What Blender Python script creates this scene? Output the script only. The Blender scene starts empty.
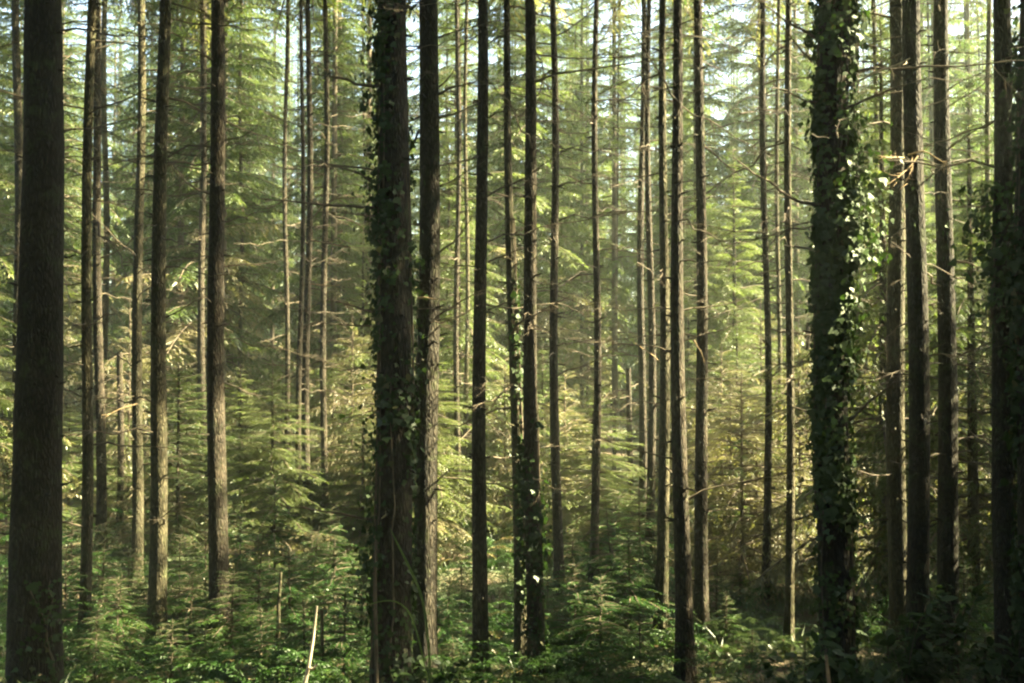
import bpy, math
import numpy as np
from mathutils import Vector

C = bpy.context
S = C.scene
COL = S.collection
PI = math.pi
R = math.radians

# ------------------------------------------------------------------ camera
F = 1000.0                       # focal length in pixels
W, H = 1024, 683
CAM = np.array([0.0, 0.0, 3.6])
PITCH = R(1.5)


def ray(px, py):
    u, v = (px - W / 2) / F, -(py - H / 2) / F
    return np.array([u, math.cos(PITCH) - v * math.sin(PITCH), math.sin(PITCH) + v * math.cos(PITCH)])


def at(px, py, Y):
    """The point at distance Y in front of the camera seen at pixel (px, py)."""
    d = ray(px, py)
    return CAM + d * (Y / d[1])


def proj(p):
    d = np.asarray(p, float) - CAM
    c, s = math.cos(PITCH), math.sin(PITCH)
    zf = d[1] * c + d[2] * s
    up = -d[1] * s + d[2] * c
    return W / 2 + F * d[0] / zf, H / 2 - F * up / zf


def ground_z(x, y):
    x = np.asarray(x, float)
    y = np.asarray(y, float)
    bank = 1.85 * (1 - np.clip((y - 3.8) / 6.6, 0, 1))
    bank = np.where(y < 3.8, 1.85, bank)
    und = 0.10 * np.sin(x * 0.55 + 1.3) * np.cos(y * 0.41) + 0.06 * np.sin(x * 1.3 + y * 0.9) + 0.03 * np.sin(x * 3.1 - y * 2.3)
    far = 0.02 * np.clip(y - 40, 0, 60)
    return bank + und * np.clip((y - 2) / 6, 0.2, 1) + far


# ------------------------------------------------------------------ sun
SUN_AZ, SUN_EL = R(84), R(40)    # from +Y towards +X, and up
SUN_DIR = np.array([math.sin(SUN_AZ) * math.cos(SUN_EL), math.cos(SUN_AZ) * math.cos(SUN_EL), math.sin(SUN_EL)])


# ------------------------------------------------------------------ materials
def new_mat(name):
    m = bpy.data.materials.new(name)
    m.use_nodes = True
    nt = m.node_tree
    nt.nodes.clear()
    out = nt.nodes.new('ShaderNodeOutputMaterial')
    return m, nt, out


def N(nt, t, **kw):
    n = nt.nodes.new(t)
    for k, v in kw.items():
        if isinstance(k, str) and hasattr(n, k):
            setattr(n, k, v)
    return n


def noise(nt, vec, scale, detail=4, rough=0.6):
    n = N(nt, 'ShaderNodeTexNoise')
    n.inputs['Scale'].default_value = scale
    n.inputs['Detail'].default_value = detail
    n.inputs['Roughness'].default_value = rough
    if vec is not None:
        nt.links.new(vec, n.inputs['Vector'])
    return n.outputs['Fac']


def ramp(nt, fac, stops):
    r = N(nt, 'ShaderNodeValToRGB')
    el = r.color_ramp.elements
    while len(el) < len(stops):
        el.new(0.5)
    for e, (p, c) in zip(el, stops):
        e.position = p
        e.color = (*c, 1) if len(c) == 3 else c
    nt.links.new(fac, r.inputs['Fac'])
    return r.outputs['Color']


def mixc(nt, fac, a, b, mode='MIX'):
    m = N(nt, 'ShaderNodeMix')
    m.data_type = 'RGBA'
    m.blend_type = mode
    for sock, v in ((m.inputs[0], fac), (m.inputs[6], a), (m.inputs[7], b)):
        if isinstance(v, (int, float)):
            sock.default_value = v
        elif isinstance(v, tuple):
            sock.default_value = (*v, 1)
        else:
            nt.links.new(v, sock)
    return m.outputs[2]


def math_n(nt, op, a, b=0.0, clamp=False):
    m = N(nt, 'ShaderNodeMath', operation=op)
    m.use_clamp = clamp
    for s, v in zip(m.inputs, (a, b)):
        if isinstance(v, (int, float)):
            s.default_value = v
        else:
            nt.links.new(v, s)
    return m.outputs[0]


def leaf_mat(name, c_a, c_b, c_dead, trans=0.45, gloss=0.08, rough=0.45, patch=0.5):
    """Foliage: two-tone by clump noise and by tree, dead needles by face attribute, thin enough to let light through."""
    m, nt, out = new_mat(name)
    tc = N(nt, 'ShaderNodeTexCoord')
    oi = N(nt, 'ShaderNodeObjectInfo')
    n1 = noise(nt, tc.outputs['Object'], 1.1 / patch, 3)
    n2 = noise(nt, tc.outputs['Object'], 9.0, 2)
    f = math_n(nt, 'ADD', math_n(nt, 'MULTIPLY', n1, 0.9), math_n(nt, 'MULTIPLY', oi.outputs['Random'], 0.35))
    f = math_n(nt, 'ADD', f, math_n(nt, 'MULTIPLY', n2, 0.4))
    col = ramp(nt, math_n(nt, 'SUBTRACT', f, 0.35, True), [(0.15, c_a), (0.75, c_b)])
    at_ = N(nt, 'ShaderNodeAttribute', attribute_name='dead')
    col = mixc(nt, at_.outputs['Fac'], col, c_dead)
    d = N(nt, 'ShaderNodeBsdfDiffuse')
    t = N(nt, 'ShaderNodeBsdfTranslucent')
    g = N(nt, 'ShaderNodeBsdfGlossy')
    g.inputs['Roughness'].default_value = rough
    g.inputs['Color'].default_value = (0.8, 0.85, 0.8, 1)
    nt.links.new(col, d.inputs['Color'])
    tcol = mixc(nt, 1.0, col, (0.98, 1.15, 0.58), 'MULTIPLY')
    nt.links.new(tcol, t.inputs['Color'])
    a = N(nt, 'ShaderNodeMixShader')
    a.inputs[0].default_value = trans
    nt.links.new(d.outputs[0], a.inputs[1])
    nt.links.new(t.outputs[0], a.inputs[2])
    b = N(nt, 'ShaderNodeMixShader')
    b.inputs[0].default_value = gloss
    nt.links.new(a.outputs[0], b.inputs[1])
    nt.links.new(g.outputs[0], b.inputs[2])
    nt.links.new(b.outputs[0], out.inputs['Surface'])
    return m


def bark_mat(name, c_dark, c_light, moss=(0.055, 0.075, 0.025), moss_amt=0.35, bump=1.0):
    m, nt, out = new_mat(name)
    tc = N(nt, 'ShaderNodeTexCoord')
    oi = N(nt, 'ShaderNodeObjectInfo')
    off = N(nt, 'ShaderNodeVectorMath', operation='ADD')
    cmb = N(nt, 'ShaderNodeCombineXYZ')
    for i in range(3):
        nt.links.new(math_n(nt, 'MULTIPLY', oi.outputs['Random'], 37.0 + i * 11), cmb.inputs[i])
    nt.links.new(tc.outputs['Object'], off.inputs[0])
    nt.links.new(cmb.outputs[0], off.inputs[1])
    mp = N(nt, 'ShaderNodeMapping')
    mp.inputs['Scale'].default_value = (1, 1, 0.28)
    nt.links.new(off.outputs[0], mp.inputs['Vector'])
    vo = N(nt, 'ShaderNodeTexVoronoi', feature='DISTANCE_TO_EDGE')
    vo.inputs['Scale'].default_value = 34
    wob = N(nt, 'ShaderNodeVectorMath', operation='ADD')
    nt.links.new(mp.outputs[0], wob.inputs[0])
    nz = N(nt, 'ShaderNodeTexNoise')
    nz.inputs['Scale'].default_value = 14
    nt.links.new(mp.outputs[0], nz.inputs['Vector'])
    sc = N(nt, 'ShaderNodeVectorMath', operation='SCALE')
    sc.inputs['Scale'].default_value = 0.06
    nt.links.new(nz.outputs['Color'], sc.inputs[0])
    nt.links.new(sc.outputs[0], wob.inputs[1])
    nt.links.new(wob.outputs[0], vo.inputs['Vector'])
    fine = noise(nt, mp.outputs[0], 60, 5, 0.65)
    big = noise(nt, off.outputs[0], 2.2, 4)
    flake = math_n(nt, 'MULTIPLY', vo.outputs['Distance'], 3.0, True)
    h = math_n(nt, 'ADD', math_n(nt, 'MULTIPLY', flake, 0.7), math_n(nt, 'MULTIPLY', fine, 0.5))
    col = ramp(nt, h, [(0.08, tuple(x * 0.6 for x in c_dark)), (0.4, c_dark), (1.0, c_light)])
    blot = ramp(nt, big, [(0.4, (0.72, 0.72, 0.72)), (0.65, (1.15, 1.12, 1.05))])
    col = mixc(nt, 1.0, col, blot, 'MULTIPLY')
    lich = ramp(nt, noise(nt, off.outputs[0], 5.5, 6, 0.7), [(0.52, (0, 0, 0)), (0.68, (1, 1, 1))])
    lf = math_n(nt, 'MULTIPLY', N_rgb(nt, lich), moss_amt)
    col = mixc(nt, lf, col, moss)
    b = N(nt, 'ShaderNodeBump')
    b.inputs['Strength'].default_value = bump
    b.inputs['Distance'].default_value = 0.02
    nt.links.new(h, b.inputs['Height'])
    p = N(nt, 'ShaderNodeBsdfPrincipled')
    p.inputs['Roughness'].default_value = 0.9
    p.inputs['Specular IOR Level'].default_value = 0.2
    nt.links.new(col, p.inputs['Base Color'])
    nt.links.new(b.outputs[0], p.inputs['Normal'])
    nt.links.new(p.outputs[0], out.inputs['Surface'])
    return m


def N_rgb(nt, col):
    n = N(nt, 'ShaderNodeRGBToBW')
    nt.links.new(col, n.inputs[0])
    return n.outputs[0]


def wood_mat(name, a, b, scale=8):
    m, nt, out = new_mat(name)
    tc = N(nt, 'ShaderNodeTexCoord')
    n1 = noise(nt, tc.outputs['Object'], scale, 4)
    col = ramp(nt, n1, [(0.3, a), (0.7, b)])
    p = N(nt, 'ShaderNodeBsdfPrincipled')
    p.inputs['Roughness'].default_value = 0.85
    p.inputs['Specular IOR Level'].default_value = 0.2
    nt.links.new(col, p.inputs['Base Color'])
    nt.links.new(p.outputs[0], out.inputs['Surface'])
    return m


def ground_mat():
    m, nt, out = new_mat('forest_floor')
    tc = N(nt, 'ShaderNodeTexCoord')
    n1 = noise(nt, tc.outputs['Object'], 0.6, 6)
    n2 = noise(nt, tc.outputs['Object'], 14, 6, 0.7)
    litter = ramp(nt, n2, [(0.3, (0.035, 0.024, 0.014)), (0.55, (0.095, 0.065, 0.035)), (0.75, (0.18, 0.13, 0.07))])
    moss = ramp(nt, n2, [(0.3, (0.02, 0.035, 0.01)), (0.75, (0.07, 0.10, 0.03))])
    f = N_rgb(nt, ramp(nt, n1, [(0.42, (0, 0, 0)), (0.58, (1, 1, 1))]))
    col = mixc(nt, f, litter, moss)
    b = N(nt, 'ShaderNodeBump')
    b.inputs['Strength'].default_value = 0.8
    b.inputs['Distance'].default_value = 0.05
    nt.links.new(n2, b.inputs['Height'])
    p = N(nt, 'ShaderNodeBsdfPrincipled')
    p.inputs['Roughness'].default_value = 0.95
    nt.links.new(col, p.inputs['Base Color'])
    nt.links.new(b.outputs[0], p.inputs['Normal'])
    nt.links.new(p.outputs[0], out.inputs['Surface'])
    return m


M = {
    'needle': leaf_mat('conifer_needles', (0.040, 0.066, 0.024), (0.118, 0.138, 0.042), (0.165, 0.138, 0.078), trans=0.5, gloss=0.03),
    'sapling': leaf_mat('sapling_needles', (0.020, 0.058, 0.015), (0.050, 0.092, 0.020), (0.14, 0.11, 0.05), trans=0.42, gloss=0.02),
    'ivy': leaf_mat('ivy_leaf', (0.014, 0.030, 0.010), (0.040, 0.066, 0.018), (0.10, 0.08, 0.03), trans=0.30, gloss=0.02, rough=0.5),
    'fern': leaf_mat('fern_leaf', (0.045, 0.085, 0.022), (0.100, 0.150, 0.035), (0.20, 0.13, 0.05), trans=0.45, gloss=0.04),
    'cover': leaf_mat('ground_cover_leaf', (0.022, 0.050, 0.013), (0.065, 0.095, 0.024), (0.09, 0.062, 0.030), trans=0.40, gloss=0.05),
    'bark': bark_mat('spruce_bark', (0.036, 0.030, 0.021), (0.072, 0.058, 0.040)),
    'bark_ivy': bark_mat('shade_tinted_bark', (0.024, 0.021, 0.015), (0.044, 0.037, 0.026), moss_amt=0.5),  # darker copy of the bark, with the near trunks' shade put into its colour
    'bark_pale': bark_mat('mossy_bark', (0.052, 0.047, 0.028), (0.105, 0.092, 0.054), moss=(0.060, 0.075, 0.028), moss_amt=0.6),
    'twig': wood_mat('dead_twig', (0.05, 0.040, 0.028), (0.115, 0.092, 0.062)),
    'pale_wood': wood_mat('bleached_wood', (0.26, 0.22, 0.15), (0.44, 0.38, 0.28), 12),
    'tan_wood': wood_mat('barkless_wood', (0.20, 0.14, 0.075), (0.34, 0.25, 0.14), 12),
    'ground': ground_mat(),
}


# ------------------------------------------------------------------ mesh building from arrays
def make_mesh(name, chunks, mats, smooth=False):
    """chunks: (verts (n,3), faces (m,k), material slot, dead value or array)."""
    vs, starts, loops, mi, dead = [], [], [], [], []
    vo, lo = 0, 0
    for V, Fc, slot, dd in chunks:
        V = np.asarray(V, np.float32).reshape(-1, 3)
        Fc = np.asarray(Fc, np.int32)
        vs.append(V)
        loops.append((Fc + vo).ravel())
        m, k = Fc.shape
        starts.append(lo + np.arange(m, dtype=np.int32) * k)
        mi.append(np.full(m, slot, np.int32))
        dead.append(np.broadcast_to(np.asarray(dd, np.float32), (m,)))
        vo += len(V)
        lo += m * k
    me = bpy.data.meshes.new(name)
    V = np.concatenate(vs)
    L = np.concatenate(loops)
    ST = np.concatenate(starts)
    me.vertices.add(len(V))
    me.vertices.foreach_set('co', V.ravel())
    me.loops.add(len(L))
    me.loops.foreach_set('vertex_index', L)
    me.polygons.add(len(ST))
    me.polygons.foreach_set('loop_start', ST)
    me.polygons.foreach_set('material_index', np.concatenate(mi))
    if smooth:
        me.polygons.foreach_set('use_smooth', np.ones(len(ST), bool))
    for m in mats:
        me.materials.append(m)
    me.update(calc_edges=True)
    a = me.attributes.new('dead', 'FLOAT', 'FACE')
    a.data.foreach_set('value', np.concatenate(dead))
    me.validate()
    return me


def quads_chunk(Q, slot=0, dead=0.0):
    Q = np.asarray(Q, np.float32)
    n, k = Q.shape[0], Q.shape[1]
    return (Q.reshape(-1, 3), np.arange(n * k, dtype=np.int32).reshape(n, k), slot, dead)


def tube(pts, rad, sides=6, slot=0, dead=0.0, cap=True, wob=None):
    pts = np.asarray(pts, float)
    rad = np.asarray(rad, float)
    n = len(pts)
    t = np.gradient(pts, axis=0)
    t /= np.linalg.norm(t, axis=1)[:, None] + 1e-9
    ref = np.array([0, 0, 1.0]) if abs(t[:, 2]).mean() < 0.8 else np.array([1.0, 0, 0])
    u = np.cross(t, ref)
    u /= np.linalg.norm(u, axis=1)[:, None] + 1e-9
    v = np.cross(t, u)
    a = np.arange(sides) / sides * 2 * PI
    rr = rad[:, None] * (np.ones((n, sides)) if wob is None else wob)
    V = pts[:, None, :] + rr[:, :, None] * (np.cos(a)[None, :, None] * u[:, None, :] + np.sin(a)[None, :, None] * v[:, None, :])
    i = np.arange(n - 1)[:, None] * sides
    j = np.arange(sides)[None, :]
    j2 = (j + 1) % sides
    Fq = np.stack([i + j, i + sides + j, i + sides + j2, i + j2], -1).reshape(-1, 4)
    return (V.reshape(-1, 3), Fq, slot, dead)


def nrm(v):
    return v / (np.linalg.norm(v, axis=-1, keepdims=True) + 1e-9)


def leaf_quads(rng, P, D, ln, wd, upjit=0.5):
    """Narrow pointed leaf faces at points P along directions D."""
    n = len(P)
    up = np.tile(np.array([0, 0, 1.0]), (n, 1)) + rng.normal(0, upjit, (n, 3))
    Sd = nrm(np.cross(D, up))
    ln = np.broadcast_to(ln, (n,))[:, None]
    wd = np.broadcast_to(wd, (n,))[:, None]
    a = P - Sd * wd * 0.35
    b = P + Sd * wd * 0.35
    mid = P + D * ln * 0.5
    c = mid + Sd * wd * 0.5
    d = P + D * ln
    e = mid - Sd * wd * 0.5
    return np.stack([a, b, c + (d - c) * 0.35, d, e + (d - e) * 0.35], 1)


def spray(rng, L, nl, nw, rise=0.15, droop=0.35, bare=0.15, dens=1.0, sec_len=0.34, hang=0.35):
    """One conifer branch along +x: axis points and needle faces (m,5,3)."""
    nsec = max(5, int(15 * dens ** 0.5))
    s = np.clip(np.linspace(bare, 0.99, nsec) + rng.normal(0, 0.01, nsec), 0, 1)
    bend = rng.normal(0, 0.08)

    def ax(q):
        return np.stack([q * L * (1 - 0.08 * q * droop), bend * L * q ** 2, L * (rise * q - droop * q ** 2)], -1)

    Ps, Ds, ls = [], [], []
    for sd in (-1, 1):
        for q in s:
            base = ax(np.array([q]))[0]
            l = L * sec_len * (0.25 + 0.75 * (1 - q) ** 0.8) * min(1, (q - bare + 0.12) / 0.25) * rng.uniform(0.6, 1.15)
            ang = R(rng.uniform(42, 66))
            d0 = np.array([math.cos(ang), sd * math.sin(ang), rise - 2 * droop * q])
            k = max(3, int(l / (nl * 0.42) * dens))
            t = (np.arange(k) + rng.uniform(0, 1)) / k
            p = base + d0 * (t * l)[:, None]
            p[:, 2] -= hang * l * t ** 2 + np.abs(rng.normal(0, 0.02, k)) * L * 0.3
            dd = np.tile(d0, (k, 1)) + np.stack([np.zeros(k), np.zeros(k), -2 * hang * t], 1)
            side = np.where(np.arange(k) % 2 == 0, 1, -1) * rng.uniform(0.3, 0.9, k)
            perp = np.array([-d0[1], d0[0], 0.0])
            dd = dd + side[:, None] * perp + rng.normal(0, 0.22, (k, 3))
            Ps.append(p)
            Ds.append(nrm(dd))
            ls.append(np.full(k, 1.0) * (1 - 0.35 * t))
    P, D, l = np.concatenate(Ps), np.concatenate(Ds), np.concatenate(ls)
    n = len(P)
    Q = leaf_quads(rng, P, D, nl * l * rng.uniform(0.7, 1.3, n), nw * rng.uniform(0.7, 1.3, n))
    axis = ax(np.linspace(0, 0.95, 6))
    return axis, Q


def rotz(a):
    c, s = math.cos(a), math.sin(a)
    return np.array([[c, -s, 0], [s, c, 0], [0, 0, 1.0]])


def roty(a):
    c, s = math.cos(a), math.sin(a)
    return np.array([[c, 0, s], [0, 1, 0], [-s, 0, c]])


def crown_mesh(name, seed, Hc, Rc, step=0.36, per=5, nl=0.10, nw=0.024, dead_low=0.0, taper=0.8, gap=0.12, leader=True, mat='needle', hang=0.35, dens=1.0, low_in=0.0):
    """A conifer crown: whorls of sprays from z=0 up to Hc."""
    rng = np.random.default_rng(seed)
    lib = [spray(rng, 1.0, nl / max(Rc * 0.6, 0.2), nw / max(Rc * 0.6, 0.2), rise=rng.uniform(0.0, 0.3), droop=rng.uniform(0.2, 0.5), hang=hang * rng.uniform(0.6, 1.5), bare=rng.uniform(0.08, 0.25), dens=dens) for _ in range(10)]
    small = [spray(rng, 1.0, nl / 0.45, nw / 0.45, rise=rng.uniform(0.1, 0.4), droop=rng.uniform(0.2, 0.4), hang=hang, bare=0.05, dens=0.8) for _ in range(4)]
    ch = []
    z = 0.0
    clump = rng.uniform(0, 2 * PI, 6)
    while z < Hc - 0.1:
        f = z / Hc
        n = per + rng.integers(-1, 2)
        a0 = rng.uniform(0, 2 * PI)
        for k in range(n):
            if rng.uniform() < gap:
                continue
            a = a0 + 2 * PI * k / n + rng.normal(0, 0.25)
            lump = 1 + 0.28 * math.sin(2 * a + clump[int(f * 5)]) + rng.normal(0, 0.16)
            prof = (1 - f) ** taper
            if low_in > 0:
                prof *= min(1, 0.45 + f / low_in)
            L = max(0.22, Rc * prof * lump)
            ax, Q = (lib if L > 0.5 * Rc * 0.6 else small)[rng.integers(0, 10 if L > 0.5 * Rc * 0.6 else 4)]
            tilt = R(-32 * f + 12 + rng.normal(0, 8))       # positive tips down
            Mx = rotz(a) @ roty(tilt)
            off = np.array([0, 0, z + rng.normal(0, step * 0.3)])
            Q2 = (Q * L) @ Mx.T + off
            dd = 0.0
            if dead_low > 0:
                pd = max(0.0, 1 - f / dead_low) * 0.85
                dd = 1.0 if rng.uniform() < pd else 0.0
                if dd and rng.uniform() < 0.6:
                    Q2 = Q2[rng.uniform(size=len(Q2)) < 0.45]
            dv = np.where(rng.uniform(size=len(Q2)) < 0.06, 0.8, dd) * rng.uniform(0.7, 1.0)
            ch.append(quads_chunk(Q2, 0, dv))
            A = (ax * L) @ Mx.T + off
            ch.append(tube(A, np.linspace(0.011, 0.003, len(A)) * (0.5 + L), 4, 1))
        z += step * rng.uniform(0.75, 1.25) * (1 - 0.35 * f)
    if leader:
        ch.append(tube([[0, 0, -0.2], [0.01, 0, Hc * 0.6], [0, 0.01, Hc + 0.25]], [0.05 * Hc / 10 + 0.006, 0.03 * Hc / 10 + 0.005, 0.003], 6, 1))
    return make_mesh(name, ch, [M[mat], M['twig']])


def branch_mesh(name, seed, L, mat='twig', twigs=7, droop=0.12, rad=0.014, up=0.0):
    """A dead branch along +x: crooked axis, side twigs and finer twiglets."""
    rng = np.random.default_rng(seed)
    n = 9
    q = np.linspace(0, 1, n)
    w1 = np.cumsum(rng.normal(0, 0.022, n))
    w2 = np.cumsum(rng.normal(0, 0.018, n))
    P = np.stack([q * L, w1 * L, L * (up * q - droop * q ** 1.6 + 0.10 * droop * 4 * q ** 4) + w2 * L], -1)
    ch = [tube(P, np.linspace(rad, rad * 0.22, n), 6)]
    for k in range(twigs):
        t = rng.uniform(0.22, 0.97)
        i = t * (n - 1)
        i0 = int(i)
        b = P[i0] + (P[min(i0 + 1, n - 1)] - P[i0]) * (i - i0)
        sd = rng.choice([-1, 1])
        l = L * rng.uniform(0.12, 0.34) * (1.1 - 0.5 * t)
        d = nrm(np.array([rng.uniform(0.5, 1.0), sd * rng.uniform(0.4, 1.0), rng.uniform(-0.45, 0.35)]))
        m = 5
        tt = np.linspace(0, 1, m)
        T = b + d * (tt * l)[:, None] + np.cumsum(rng.normal(0, 0.03, (m, 3)), 0) * l
        T[0] = b
        T[:, 2] -= 0.15 * l * tt ** 2
        ch.append(tube(T, np.linspace(rad * 0.42, rad * 0.12, m), 4))
        for _ in range(3):
            j = rng.integers(1, m)
            dd = nrm(d + rng.normal(0, 0.6, 3))
            ch.append(tube([T[j], T[j] + dd * l * 0.2, T[j] + dd * l * 0.4 + [0, 0, -0.03 * l]], [rad * 0.2, rad * 0.14, rad * 0.08], 3))
    return make_mesh(name, ch, [M[mat]])


# ------------------------------------------------------------------ objects
def link(name, data, parent=None, loc=None, rot=None, scale=None):
    o = bpy.data.objects.new(name, data)
    COL.objects.link(o)
    if parent is not None:
        o.parent = parent
    if loc is not None:
        o.location = loc
    if rot is not None:
        o.rotation_euler = rot
    if scale is not None:
        o.scale = scale
    return o


def thing(name, label, cat, loc, group=None, data=None, rot=None, scale=None):
    o = link(name, data, None, loc, rot, scale)
    o['label'] = label
    o['category'] = cat
    if group:
        o['group'] = group
    return o


# prototypes of shared mesh data
TALL = [crown_mesh('tall_crown', 100 + i, 11.0, 2.2, step=0.36, per=6, nl=0.066, nw=0.016, dead_low=0.06, gap=0.14, dens=1.45) for i in range(5)]
BUSHY = [crown_mesh('bushy_crown', 200 + i, 10.0, 2.0, step=0.31, per=7, nl=0.074, nw=0.018, dead_low=[0.15, 0.35, 0.5, 0.2][i], gap=0.10, low_in=0.12, hang=0.6, dens=1.7) for i in range(4)]
LACE = [crown_mesh('lacy_crown', 250 + i, 18.0, 1.75, step=0.45, per=6, nl=0.072, nw=0.020, dead_low=[0.2, 0.3, 0.25, 0.35][i], gap=0.22, taper=0.5, hang=0.55, dens=1.6) for i in range(4)]
BROWN = [crown_mesh('dead_crown', 270 + i, 4.0, 1.3, step=0.22, per=7, nl=0.075, nw=0.011, dead_low=9.0, gap=0.1, taper=0.6, hang=0.9, low_in=0.2, dens=1.3) for i in range(2)]
YOUNG = [crown_mesh('sapling_foliage', 300 + i, 1.9, 0.85, step=0.13, per=5, nl=0.042, nw=0.012, dead_low=0.0, gap=0.06, mat='sapling', hang=0.2, leader=False, dens=1.25) for i in range(5)]
DEAD = [branch_mesh('dead_branch', 400 + i, [1.5, 1.9, 1.2, 2.3, 1.0, 1.7, 2.0, 1.4][i], twigs=[7, 9, 6, 11, 5, 8, 3, 4][i], droop=[.10, .22, .05, .28, .12, .02, .18, -.06][i]) for i in range(8)]


def trunk_mesh(name, seed, pts, rad, sides=20, mat='bark', flare=0.5):
    rng = np.random.default_rng(seed)
    pts = np.asarray(pts, float)
    n = len(pts)
    a = np.arange(sides) / sides * 2 * PI
    z = pts[:, 2]
    fl = flare * np.exp(-np.clip(z, 0, 9) / 0.34)
    lob = 1 + fl[:, None] * (0.55 + 0.45 * np.cos(a * 4 + rng.uniform(0, 6) + 0.3 * np.sin(a)))[None, :]
    lump = 1 + 0.03 * np.sin(a[None, :] * 3 + z[:, None] * 0.7 + rng.uniform(0, 6)) + 0.02 * np.sin(a[None, :] * 5 - z[:, None] * 2.1) + rng.normal(0, 0.012, (n, sides))
    ch = [tube(pts, rad, sides, wob=lob * lump)]
    z = rng.uniform(.6, 1.2)
    while z < min(14, pts[-1, 2] - 1):
        c = np.array([np.interp(z, pts[:, 2], pts[:, k]) for k in range(3)])
        r = np.interp(z, pts[:, 2], rad)
        for _ in range(rng.integers(1, 4)):
            b = rng.uniform(0, 2 * PI)
            d = np.array([math.cos(b), math.sin(b), rng.uniform(-.25, .35)])
            l = rng.uniform(.02, .13)
            ch.append(tube([c + d * r * .8, c + d * (r + l * .5), c + d * (r + l) + [0, 0, rng.normal(0, .01)]], [.016, .011, .006], 5))
        z += rng.uniform(.25, .6)
    return make_mesh(name, ch, [M[mat]], smooth=True)


LEAF_IVY = np.array([[0, 0, 0], [0.42, 0.05, 0.03], [0.50, 0.42, 0.0], [0.24, 0.52, 0.05], [0.0, 1.0, -0.06], [-0.24, 0.52, 0.05], [-0.50, 0.42, 0.0], [-0.42, 0.05, 0.03]])


def leaves_at(rng, P, Nn, size, tmpl=LEAF_IVY, roll=0.7):
    """Broad leaves (8-gons) at P facing Nn, tips hanging down."""
    n = len(P)
    Nn = nrm(Nn + rng.normal(0, 0.35, (n, 3)))
    down = np.tile([0, 0, -1.0], (n, 1)) + rng.normal(0, roll, (n, 3))
    yv = nrm(down - Nn * np.sum(down * Nn, 1)[:, None])
    xv = np.cross(yv, Nn)
    s = size * np.exp(rng.normal(-0.12, 0.32, n))
    T = tmpl[None] * s[:, None, None]
    return P[:, None, :] + T[:, :, 0:1] * xv[:, None, :] + T[:, :, 1:2] * yv[:, None, :] + T[:, :, 2:3] * Nn[:, None, :]


def ivy_mesh(name, seed, axis_fn, rad_fn, zones, size=0.075):
    """zones: (z0, z1, count, thickness, angle centre, angle spread or None for all round)."""
    rng = np.random.default_rng(seed)
    ch = []
    for z0, z1, cnt, thick, ac, asp in zones:
        # patchy: leaves gather round random clump centres
        ncl = max(6, cnt // 60)
        cz = rng.uniform(z0, z1, ncl)
        ca = rng.uniform(-PI, PI, ncl) if ac is None else ac + rng.normal(0, asp, ncl)
        idx = rng.integers(0, ncl, cnt)
        zz = np.clip(cz[idx] + rng.normal(0, 0.22, cnt), z0, z1)
        aa = ca[idx] + rng.normal(0, 0.45, cnt)
        out = np.abs(rng.normal(0, 1, cnt)) * thick * (0.45 + 0.55 * rng.uniform(size=ncl)[idx] * 1.6)
        far_ = rng.uniform(size=cnt) < 0.06
        out = np.where(far_, out * 2.2, out)
        r = np.array([rad_fn(q) for q in zz]) + 0.01 + out
        ax = np.array([axis_fn(q) for q in zz])
        nn = np.stack([np.cos(aa), np.sin(aa), rng.uniform(-0.1, 0.5, cnt)], 1)
        P = ax + np.stack([np.cos(aa) * r, np.sin(aa) * r, np.zeros(cnt)], 1)
        ch.append(quads_chunk(leaves_at(rng, P, nn, size), 0, np.where(rng.uniform(size=cnt) < 0.03, 0.5, 0.0)))
        # climbing stems and side shoots
        for _ in range(max(2, cnt // 500)):
            a = rng.uniform(-PI, PI) if ac is None else ac + rng.normal(0, asp * 0.6)
            qs = np.linspace(z0, z1, 14)
            aw = a + np.cumsum(rng.normal(0, 0.12, 14))
            ch.append(tube([axis_fn(q) + np.array([math.cos(b), math.sin(b), 0]) * (rad_fn(q) + 0.012) for q, b in zip(qs, aw)], np.linspace(0.011, 0.006, 14), 5, 1))
        for _ in range(max(3, cnt // 160)):
            q, a = rng.uniform(z0, z1), (rng.uniform(-PI, PI) if ac is None else ac + rng.normal(0, asp))
            d = np.array([math.cos(a), math.sin(a), rng.uniform(-0.3, 0.5)])
            b = axis_fn(q) + d * rad_fn(q)
            l = min(.3, thick * rng.uniform(1.4, 2.4))
            ch.append(tube([b, b + d * l * 0.5 + [0, 0, 0.02], b + d * l + [0, 0, -0.05]], [0.006, 0.004, 0.002], 4, 1))
            m = max(4, int(l / 0.035))
            t = rng.uniform(0.3, 1.05, m)
            P = b + d * (t * l)[:, None] + rng.normal(0, 0.03, (m, 3))
            ch.append(quads_chunk(leaves_at(rng, P, np.tile(d, (m, 1)) + rng.normal(0, 0.6, (m, 3)), size)))
    return make_mesh(name, ch, [M['ivy'], M['twig']])


GROUP_TREES = 'tall conifers of the plantation'
REFS = []           # (pixel x at mid height, distance, short handle) of the trunks that labels point to
ALL_CROWNS = []


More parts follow.
